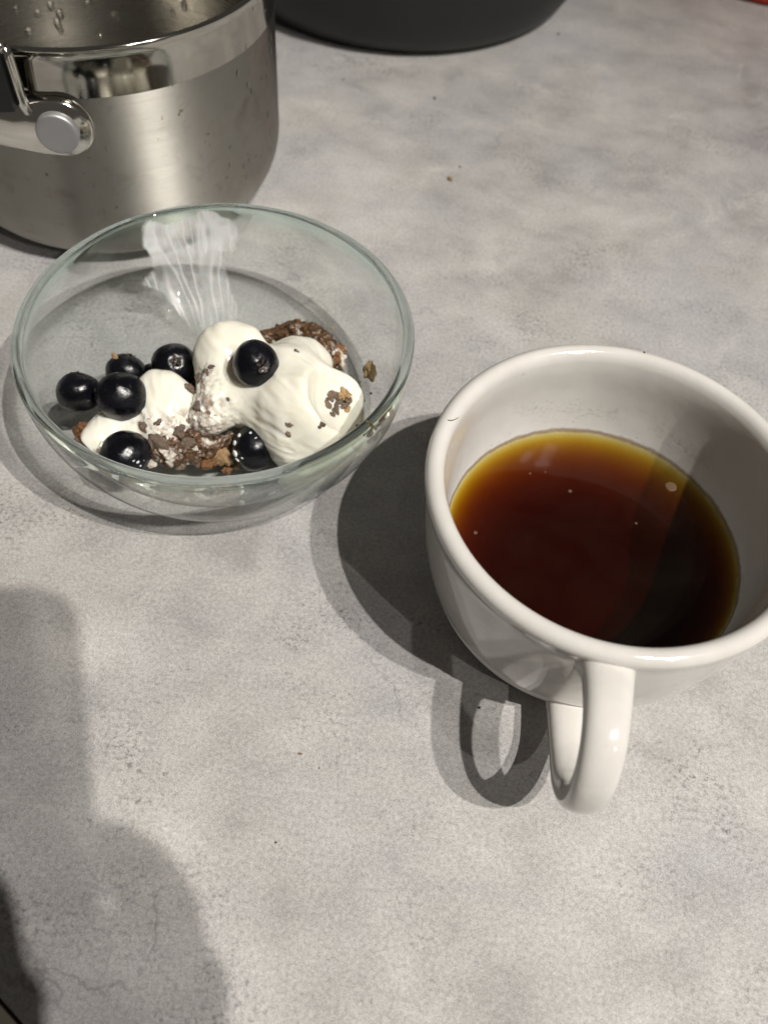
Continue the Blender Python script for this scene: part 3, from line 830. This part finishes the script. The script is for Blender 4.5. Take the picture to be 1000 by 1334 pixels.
G1 = cluster('dark granola clump behind the big dollop near the far wall', [(346, 438, .016, 8, 'dark'), (368, 436, .018, 9, 'brown'), (382, 430, .018, 8, 'dark'), (398, 432, .019, 11, 'clump'), (414, 440, .019, 9, 'brown'), (424, 452, .019, 13, 'clump'), (436, 462, .018, 11, 'amber'), (441, 474, .015, 8, 'dark'), (447, 456, .016, 4.5, 'nut'), (404, 428, .020, 5, 'pale'), (390, 436, .021, 6, 'milky'), (408, 446, .020, 6, 'milky'), (431, 479, .012, 9, 'dark')])
add_clump(G1, [(348, 440, .014, 9), (368, 436, .015, 11), (386, 432, .017, 12), (404, 436, .017, 13), (420, 447, .017, 13), (433, 461, .015, 12), (438, 475, .012, 9)], 1.0)
G2 = cluster('wet brown granola clump in the middle at the front of the bowl', [(206, 580, .0200, 11, 'clump'), (224, 588, .0185, 12, 'clump'), (242, 582, .018, 9, 'brown'), (213, 600, .015, 9, 'brown'), (234, 601, .0145, 9, 'pale'), (252, 598, .013, 9, 'brown'), (246, 528, .020, 7, 'amber'), (243, 546, .018, 8, 'dark'), (258, 512, .019, 8, 'dark'), (187, 556, None, 7, 'brown'), (233, 562, None, 8, 'clump'), (270, 588, .012, 8, 'pale'), (262, 605, .010, 6, 'amber'), (198, 603, .014, 6, 'milky'), (251, 586, .0165, 6, 'milky'), (296, 577, .012, 9, 'dark'), (222, 574, None, 5, 'amber'), (240, 592, .0165, 4, 'nut')])
add_clump(G2, [(206, 584, .015, 11), (222, 592, .014, 12), (240, 590, .013, 12), (252, 575, .012, 12), (250, 552, .013, 10), (268, 585, .010, 11), (285, 578, .010, 10), (300, 578, .009, 9)], 2.0)
cluster('pale nut pieces at the foot of the front granola clump', [(289, 596, .0115, 9, 'nut'), (280, 600, .0105, 8, 'amber'), (268, 603, .010, 8, 'amber'), (296, 601, .0095, 6, 'nut')], 'nut_piece')
cluster('greyish granola lumps stirred into the tall yogurt peak', [(262, 492, None, 7, 'clump'), (253, 501, None, 8, 'clump'), (269, 485, None, 5, 'pale'), (276, 478, None, 3.5, 'dark'), (258, 530, None, 6, 'clump'), (298, 520, None, 2.5, 'dark'), (268, 552, None, 6, 'milky'), (248, 509, None, 7, 'clump')])
cluster('curled orange-brown flake under the leftmost berry', [(106, 560, .016, 10, 'amber'), (112, 570, .015, 9, 'amber'), (103, 570, .014, 6, 'amber'), (118, 556, .016, 7, 'amber'), (110, 579, .015, 5, 'amber'), (122, 588, .014, 5, 'nut'), (127, 594, .014, 4, 'nut')])
cluster('small nutty granola cluster stuck on the right of the big dollop', [(430, 517, None, 6, 'pale'), (427, 529, None, 7, 'pale'), (436, 534, None, 7, 'brown'), (441, 524, None, 6, 'pale'), (448, 513, None, 8, 'nut'), (453, 523, None, 5, 'brown'), (446, 528, None, 6, 'pale'), (433, 541, None, 5, 'brown'), (452, 534, None, 4.5, 'nut'), (425, 522, None, 5, 'brown'), (445, 518, None, 6, 'nut'), (438, 516, None, 5, 'brown')])
for px, py, r, mt, lb in [(418, 554, 4.5, 'brown', 'dark seed lying in the scooped face of the big dollop'), (377, 552, 4.5, 'pale', 'grey seed sunk in the front of the big dollop'), (376, 565, 3, 'pale', 'tiny seed just below the grey seed on the dollop'), (386, 458, 3, 'brown', 'brown fleck on the upper right slope of the dollop'), (205, 552, 4, 'brown', 'brown speck on the smaller yogurt dollop')]:
    o = nugget(px, py, None, r, mt, None, int(px)); o.name = 'granola_seed'; tag(o, lb, 'seed', 'seeds in the bowl')
o = nugget(150, 465, .022, 5, 'nut', None, 4); o.name = 'granola_seed'; tag(o, 'tan crumb behind the large berry at the left', 'seed', 'seeds in the bowl')
# crumbs stuck to the glass
for px, py, r, mt, lb in [(481, 484, 7.5, 'crumb', 'tan crumb stuck high on the right inside of the glass bowl'), (468, 522, 6, 'brown', 'brown crumb on the glass right of the nutty cluster'), (466, 557, 4, 'dark', 'dark crumb on the glass near the right front rim'), (475, 551, 3.5, 'crumb', 'tiny tan crumb beside the dark crumb on the glass'), (432, 427, 2.2, 'crumb', 'tiny crumb above the dark granola clump'), (483, 512, 1.5, 'brown', 'pin-sized crumb below the tan crumb on the glass')]:
    p = inner_hit(px, py, .001); d = p + BOWL
    o = nugget(px, py, d.z, r, mt, None, int(px + py)); o.name = 'crumb'; o.location = d; tag(o, lb, 'crumb', 'crumbs on the glass')
for px, py, r, mt, lb in [(308, 606, 4.5, 'crumb', 'tan crumb on the bowl floor right of the nut pieces'), (296, 613, 4, 'amber', 'orange crumb on the bowl floor near the front rim'), (322, 600, 3, 'crumb', 'small crumb on the bowl floor below the streaked berry')]:
    o = nugget(px, py, FLOOR + .0008, r, mt, None, int(px + py)); o.name = 'crumb'; tag(o, lb, 'crumb', 'crumbs on the bowl floor')

# ------------------------------------------------------------------ mug, tea
MUG = Vector((.0652, .1478, 0)); MH, MRT, MRB, MP = .063, .0547, .0360, 2.05
mug = empty('mug', MUG); tag(mug, 'wide cream stoneware mug with thick handle, half full of tea', 'mug')
def Mo(z):
    z = min(max(z / MH, 0), 1); return MRB + (MRT - .0006 - MRB) * (1 - (1 - z) ** MP) ** (1 / MP)
prof = [(0, .0018), (MRB - .007, .0018), (MRB - .006, .0004), (MRB - .0025, .0002), (MRB - .0005, .0010)]
for k in range(1, 30):
    z = .0012 + (MH - .0075 - .0012) * (k / 29) ** 1.35; prof.append((Mo(z), z))
prof += [(MRT - .0003, MH - .0060), (MRT + .0002, MH - .0045), (MRT + .0005, MH - .0028), (MRT + .0003, MH - .0014), (MRT - .0009, MH - .0003), (MRT - .0026, MH + .0001), (MRT - .0040, MH - .0006), (MRT - .0049, MH - .0018), (MRT - .0055, MH - .0036), (MRT - .0059, MH - .008)]
def Mi(z):
    u = min(max((z - .0055) / (MH - .008 - .0055), 0), 1)
    return .0240 + (MRT - .0060 - .0240) * (1 - (1 - u) ** 2.05) ** (1 / 2.0)
for k in range(1, 26):
    u = 1 - k / 25; z = .0055 + (MH - .0085 - .0055) * u ** 1.3; prof.append((Mi(z), z))
prof.append((0, .0053))
link('body', lathe(prof, 192), M['mug'], mug)
ha = R_(-95.5); hc, hs = math.cos(ha), math.sin(ha)
hpts = [(.0518, .0528), (.0570, .0557), (.0660, .0564), (.0745, .0540), (.0803, .0478), (.0817, .0385), (.0787, .0285), (.0715, .0198), (.0615, .0145), (.0510, .0125), (.0420, .0122)]
hrad = [(.0056, .0080), (.0043, .0066), (.0038, .0058), (.0036, .0055), (.0036, .0053), (.0036, .0051), (.0036, .0050), (.0035, .0049), (.0036, .0050), (.0042, .0060), (.0052, .0072)]
full = spline([(r, z, a, b) for (r, z), (a, b) in zip(hpts, hrad)], 8)
path = [Vector((p[0] * hc, p[0] * hs, p[1])) for p in full]
N_ = len(path); vs_, fs = [], []; side = Vector((-hs, hc, 0)); nn = 24
for i, p in enumerate(path):
    t_ = (path[min(i + 1, N_ - 1)] - path[max(i - 1, 0)]).normalized(); nrm = t_.cross(side).normalized()
    for k in range(nn):
        a = 2 * math.pi * k / nn; ca, sa = math.cos(a), math.sin(a)
        ca = math.copysign(abs(ca) ** .8, ca); sa = math.copysign(abs(sa) ** .8, sa)
        vs_.append(p + nrm * full[i][2] * ca + side * full[i][3] * sa)
for i in range(N_ - 1):
    for k in range(nn):
        j = (k + 1) % nn; fs.append((i * nn + k, i * nn + j, (i + 1) * nn + j, (i + 1) * nn + k))
fs.append(tuple(range(nn))); fs.append(tuple(range((N_ - 1) * nn, N_ * nn)))
me = mesh(vs_, fs); bm = bmesh.new(); bm.from_mesh(me); bmesh.ops.recalc_face_normals(bm, faces=bm.faces); bm.to_mesh(me); bm.free()
link('handle', me, M['mug'], mug)
TZ = .0300
tp = [(0, .0058)]
for k in range(0, 22):
    z = .0056 + (TZ - .0056) * (k / 21) ** 1.4; tp.append((Mi(z) + .0003, z))
ri = Mi(TZ)
tp += [(ri + .0003, TZ + .0007), (ri - .0004, TZ + .0005), (ri - .0010, TZ + .0002), (ri - .0020, TZ), (ri * .6, TZ), (0, TZ)]
tea = link('tea', lathe(tp, 160), M['tea']); tea.location = MUG
tag(tea, 'dark amber black tea filling the cream mug', 'tea')
# foam spot and floating specks
def disc(name, px, py, rpx, mat, label, cat, group=None, z=TZ, jag=.15, hgt=.0002):
    p = at(px, py, z); n = 28; r = rpx * .21e-3
    ring = [(r * (1 + jag * noise.noise(Vector((math.cos(a) * 1.5, math.sin(a) * 1.5, px)))) * math.cos(a), r * (1 + jag * noise.noise(Vector((math.cos(a) * 1.5, math.sin(a) * 1.5, px)))) * math.sin(a)) for a in [2 * math.pi * k / n for k in range(n)]]
    vs_ = [(x, y, 0) for x, y in ring] + [(x * .8, y * .8, hgt) for x, y in ring] + [(0, 0, hgt * 1.1)]
    fs_ = [(k, (k + 1) % n, n + (k + 1) % n, n + k) for k in range(n)] + [(n + k, n + (k + 1) % n, 2 * n) for k in range(n)]
    o = link(name, mesh(vs_, fs_), mat); o.location = p + Vector((0, 0, .0001)); return tag(o, label, cat, group)
disc('foam_spot', 874, 634, 9, M['foam'], 'round pale foam spot floating near the far right of the tea', 'foam')
for px, py, r, lb in [(742, 640, 3.2, 'pale speck floating near the middle of the tea'), (828, 682, 2.4, 'pale speck floating right of the tea centre'), (619, 694, 3, 'pale speck floating near the left edge of the tea'), (690, 617, 2.0, 'pale speck on the tea below the far rim'), (710, 615, 1.6, 'tiny speck on the tea beside the far speck')]:
    disc('tea_speck', px, py, r, M['foam'], lb, 'speck', 'specks floating on the tea', jag=.5)
bm = bmesh.new(); rd = random.Random(5)  # clear beads added only to give small sparkles near the tea's far edge
for k in range(46):
    px = rd.gauss(722, 22); py = 580 + rd.gauss(0, 5) + abs(px - 735) * .12
    p = at(px, py, TZ) - MUG; r = rd.uniform(.00012, .00034)
    if math.hypot(p.x, p.y) > Mi(TZ) - .0012: continue
    mt_ = Matrix.Translation(p) @ Matrix.Diagonal((r, r, r * .7, 1))
    for v_ in bmesh.ops.create_icosphere(bm, subdivisions=2, radius=1.0)['verts']: v_.co = mt_ @ v_.co
me = bpy.data.meshes.new('sparkle_beads'); bm.to_mesh(me); bm.free()
o = link('sparkle_beads', me, M['bead'], tea); o['kind'] = 'stuff'
# condensation beads on the inner far wall
def mug_inner(px, py):
    was = False
    for k in range(500):
        z = MH - .004 - (MH - .004 - TZ) * k / 499; p = at(px, py, z) - MUG
        ins = math.hypot(p.x, p.y) <= Mi(z)
        if was and not ins: return p
        was = was or ins
bm = bmesh.new(); rd = random.Random(11)
for k in range(430):
    if k % 5 < 3: px = rd.uniform(668, 806); cy = 534 + (px - 735) * (.02 if px < 735 else .10); py = cy + rd.gauss(0, 6)
    else: px = rd.uniform(848, 930); py = 540 + (px - 848) * .72 + rd.gauss(0, 8) + 10
    p = mug_inner(px, py)
    if p is None: continue
    nr = Vector((-p.x, -p.y, 0)).normalized(); r = rd.uniform(.00022, .00058)
    mt = Matrix.Translation(p) @ nr.to_track_quat('Z', 'Y').to_matrix().to_4x4() @ Matrix.Diagonal((r, r, r * .5, 1))
    for v_ in bmesh.ops.create_icosphere(bm, subdivisions=1, radius=1.0)['verts']: v_.co = mt @ v_.co
me = bpy.data.meshes.new('beads'); bm.to_mesh(me); bm.free()
o = link('condensation', me, M['bead'], mug); o['kind'] = 'stuff'
# a hair across the left of the rim
hpth = [at(577, 544.5, MH - .0020), at(583, 547, MH + .0001), at(590, 547, MH + .0002), at(597, 544, MH - .0004)]
o = link('hair_strand', tube([Vector(p) for p in spline([tuple(p) for p in hpth], 6)], .00009, 6), M['hair']); tag(o, 'thin dark hair lying across the left of the mug rim', 'hair')

# ------------------------------------------------------------------ crumbs and specks on the counter
for i, (px, py, r, mt, lb) in enumerate([(587, 233, 3.6, 'crumb', 'tan crumb alone on the counter beyond the bowl'), (599, 217, 2, 'speck', 'tiny dark speck beside the tan crumb on the counter'), (566, 128, 2.2, 'speck', 'dark speck on the counter below the frying pan'), (727, 44, 2.6, 'speck', 'dark speck on the counter right of the frying pan'), (447, 103, 2.2, 'speck', 'dark speck on the counter right of the saucepan'),
                               (839, 459, 2.0, 'speck', 'brown speck on the far rim of the mug'), (391, 982, 2.6, 'crumb', 'yellowish fibre on the counter in the foreground'), (359, 1098, 2.2, 'speck', 'black speck on the counter in the foreground'), (416, 1001, 1.5, 'speck', 'pin-sized black speck left of the handle shadow'), (624, 922, 2.2, 'speck', 'black speck in the gap of the handle shadow'), (519, 832, 1.8, 'foam', 'white speck on the edge of the mug shadow'), (518, 750, 1.2, 'speck', 'pin-sized speck in the mug shadow'), (245, 872, 2.0, 'foam', 'white speck on the counter in front of the bowl')]):
    z = 0 if py != 459 else MH - .0003
    o = nugget(px, py, z + .0002, r, mt, None, i + 3); o.name = 'counter_crumb' if mt == 'crumb' else 'counter_speck'
    dep = (at(px, py, z) - Vector((0, 0, CAM_H))).dot(AX_F); o.scale = (r * (.9 if mt == 'crumb' else .55) * dep / FPX,) * 3; o.scale.z *= .6
    if py == 459: o.name = 'rim_speck'
    tag(o, lb, 'crumb' if mt == 'crumb' else 'speck', None if py == 459 else 'crumbs and specks on the counter')

# ------------------------------------------------------------------ phone and hand behind the lens (they shade the lower left)
PC = Vector((.0515, .0280, .32))                                       # top right corner of the phone
def phone_pt(a, b, c): return PC - AX_R * a - AX_U * b - AX_F * c       # a left, b down, c away from the counter
bm = bmesh.new(); w_, h_, rc = .0715, .1467, .011; outl = []
for cx, cy, s0 in ((w_ - rc, rc, 90), (rc, rc, 0), (rc, h_ - rc, 270), (w_ - rc, h_ - rc, 180)):
    for k in range(9):
        a = R_(s0 + 90 - k * 11.25) if False else R_(s0 + k * 11.25)
        outl.append((cx - rc * math.cos(a), cy - rc * math.sin(a)))
import itertools
cx_, cy_ = w_ / 2, h_ / 2
outl.sort(key=lambda q: math.atan2(q[1] - cy_, q[0] - cx_))
L0 = [bm.verts.new(phone_pt(a, b, .002)) for a, b in outl]; L1 = [bm.verts.new(phone_pt(a, b, .010)) for a, b in outl]
bm.faces.new(L0); bm.faces.new(L1[::-1])
for k in range(len(L0)):
    j = (k + 1) % len(L0); bm.faces.new((L0[k], L1[k], L1[j], L0[j]))
bmesh.ops.recalc_face_normals(bm, faces=bm.faces)
me = bpy.data.meshes.new('phone'); bm.to_mesh(me); bm.free()
ph = link('smartphone', me, M['black'], smooth=False); tag(ph, 'black smartphone held above the counter, shown only by its shadow', 'phone')

# the hand that holds it: one skinned body
J = [(-.070, .340, .060, .028), (-.030, .190, .032, .022), (-.012, .142, .020, .019), (-.010, .108, .010, .014)]
E_ = [(0, 1), (1, 2), (2, 3)]
def chain(root, pts):
    prev_ = root
    for p in pts:
        J.append(p); E_.append((prev_, len(J) - 1)); prev_ = len(J) - 1
chain(3, [(-.014, .080, .002, .0095), (.000, .074, -.009, .0085), (.016, .071, -.011, .0080), (.028, .070, -.011, .0070)])
chain(3, [(-.016, .098, .000, .0098), (.001, .095, -.010, .0088), (.020, .092, -.012, .0082), (.034, .091, -.012, .0070)])
chain(2, [(-.016, .117, .000, .0095), (.001, .115, -.010, .0086), (.018, .112, -.012, .0080), (.030, .111, -.012, .0068)])
chain(2, [(-.016, .135, .002, .0085), (.000, .134, -.009, .0076), (.013, .132, -.011, .0070), (.022, .131, -.011, .0060)])
chain(2, [(-.018, .118, .026, .0115), (-.010, .100, .024, .0100), (.000, .086, .020, .0085)])
me = bpy.data.meshes.new('hand'); me.from_pydata([tuple(phone_pt(j[0], j[1], j[2])) for j in J], E_, [])
hand = bpy.data.objects.new('person', me); C.objects.link(hand)
hand.modifiers.new('skin', 'SKIN'); hand.modifiers.new('smooth', 'SUBSURF').levels = 2; hand.modifiers['smooth'].render_levels = 2
for v_, j in zip(me.skin_vertices[0].data if me.skin_vertices else [], J): v_.radius = (j[3], j[3])
if me.skin_vertices: me.skin_vertices[0].data[1].use_root = True
me.materials.append(M['skin'])
tag(hand, 'bare hand holding the phone above the counter, shown only by its shadow', 'person')
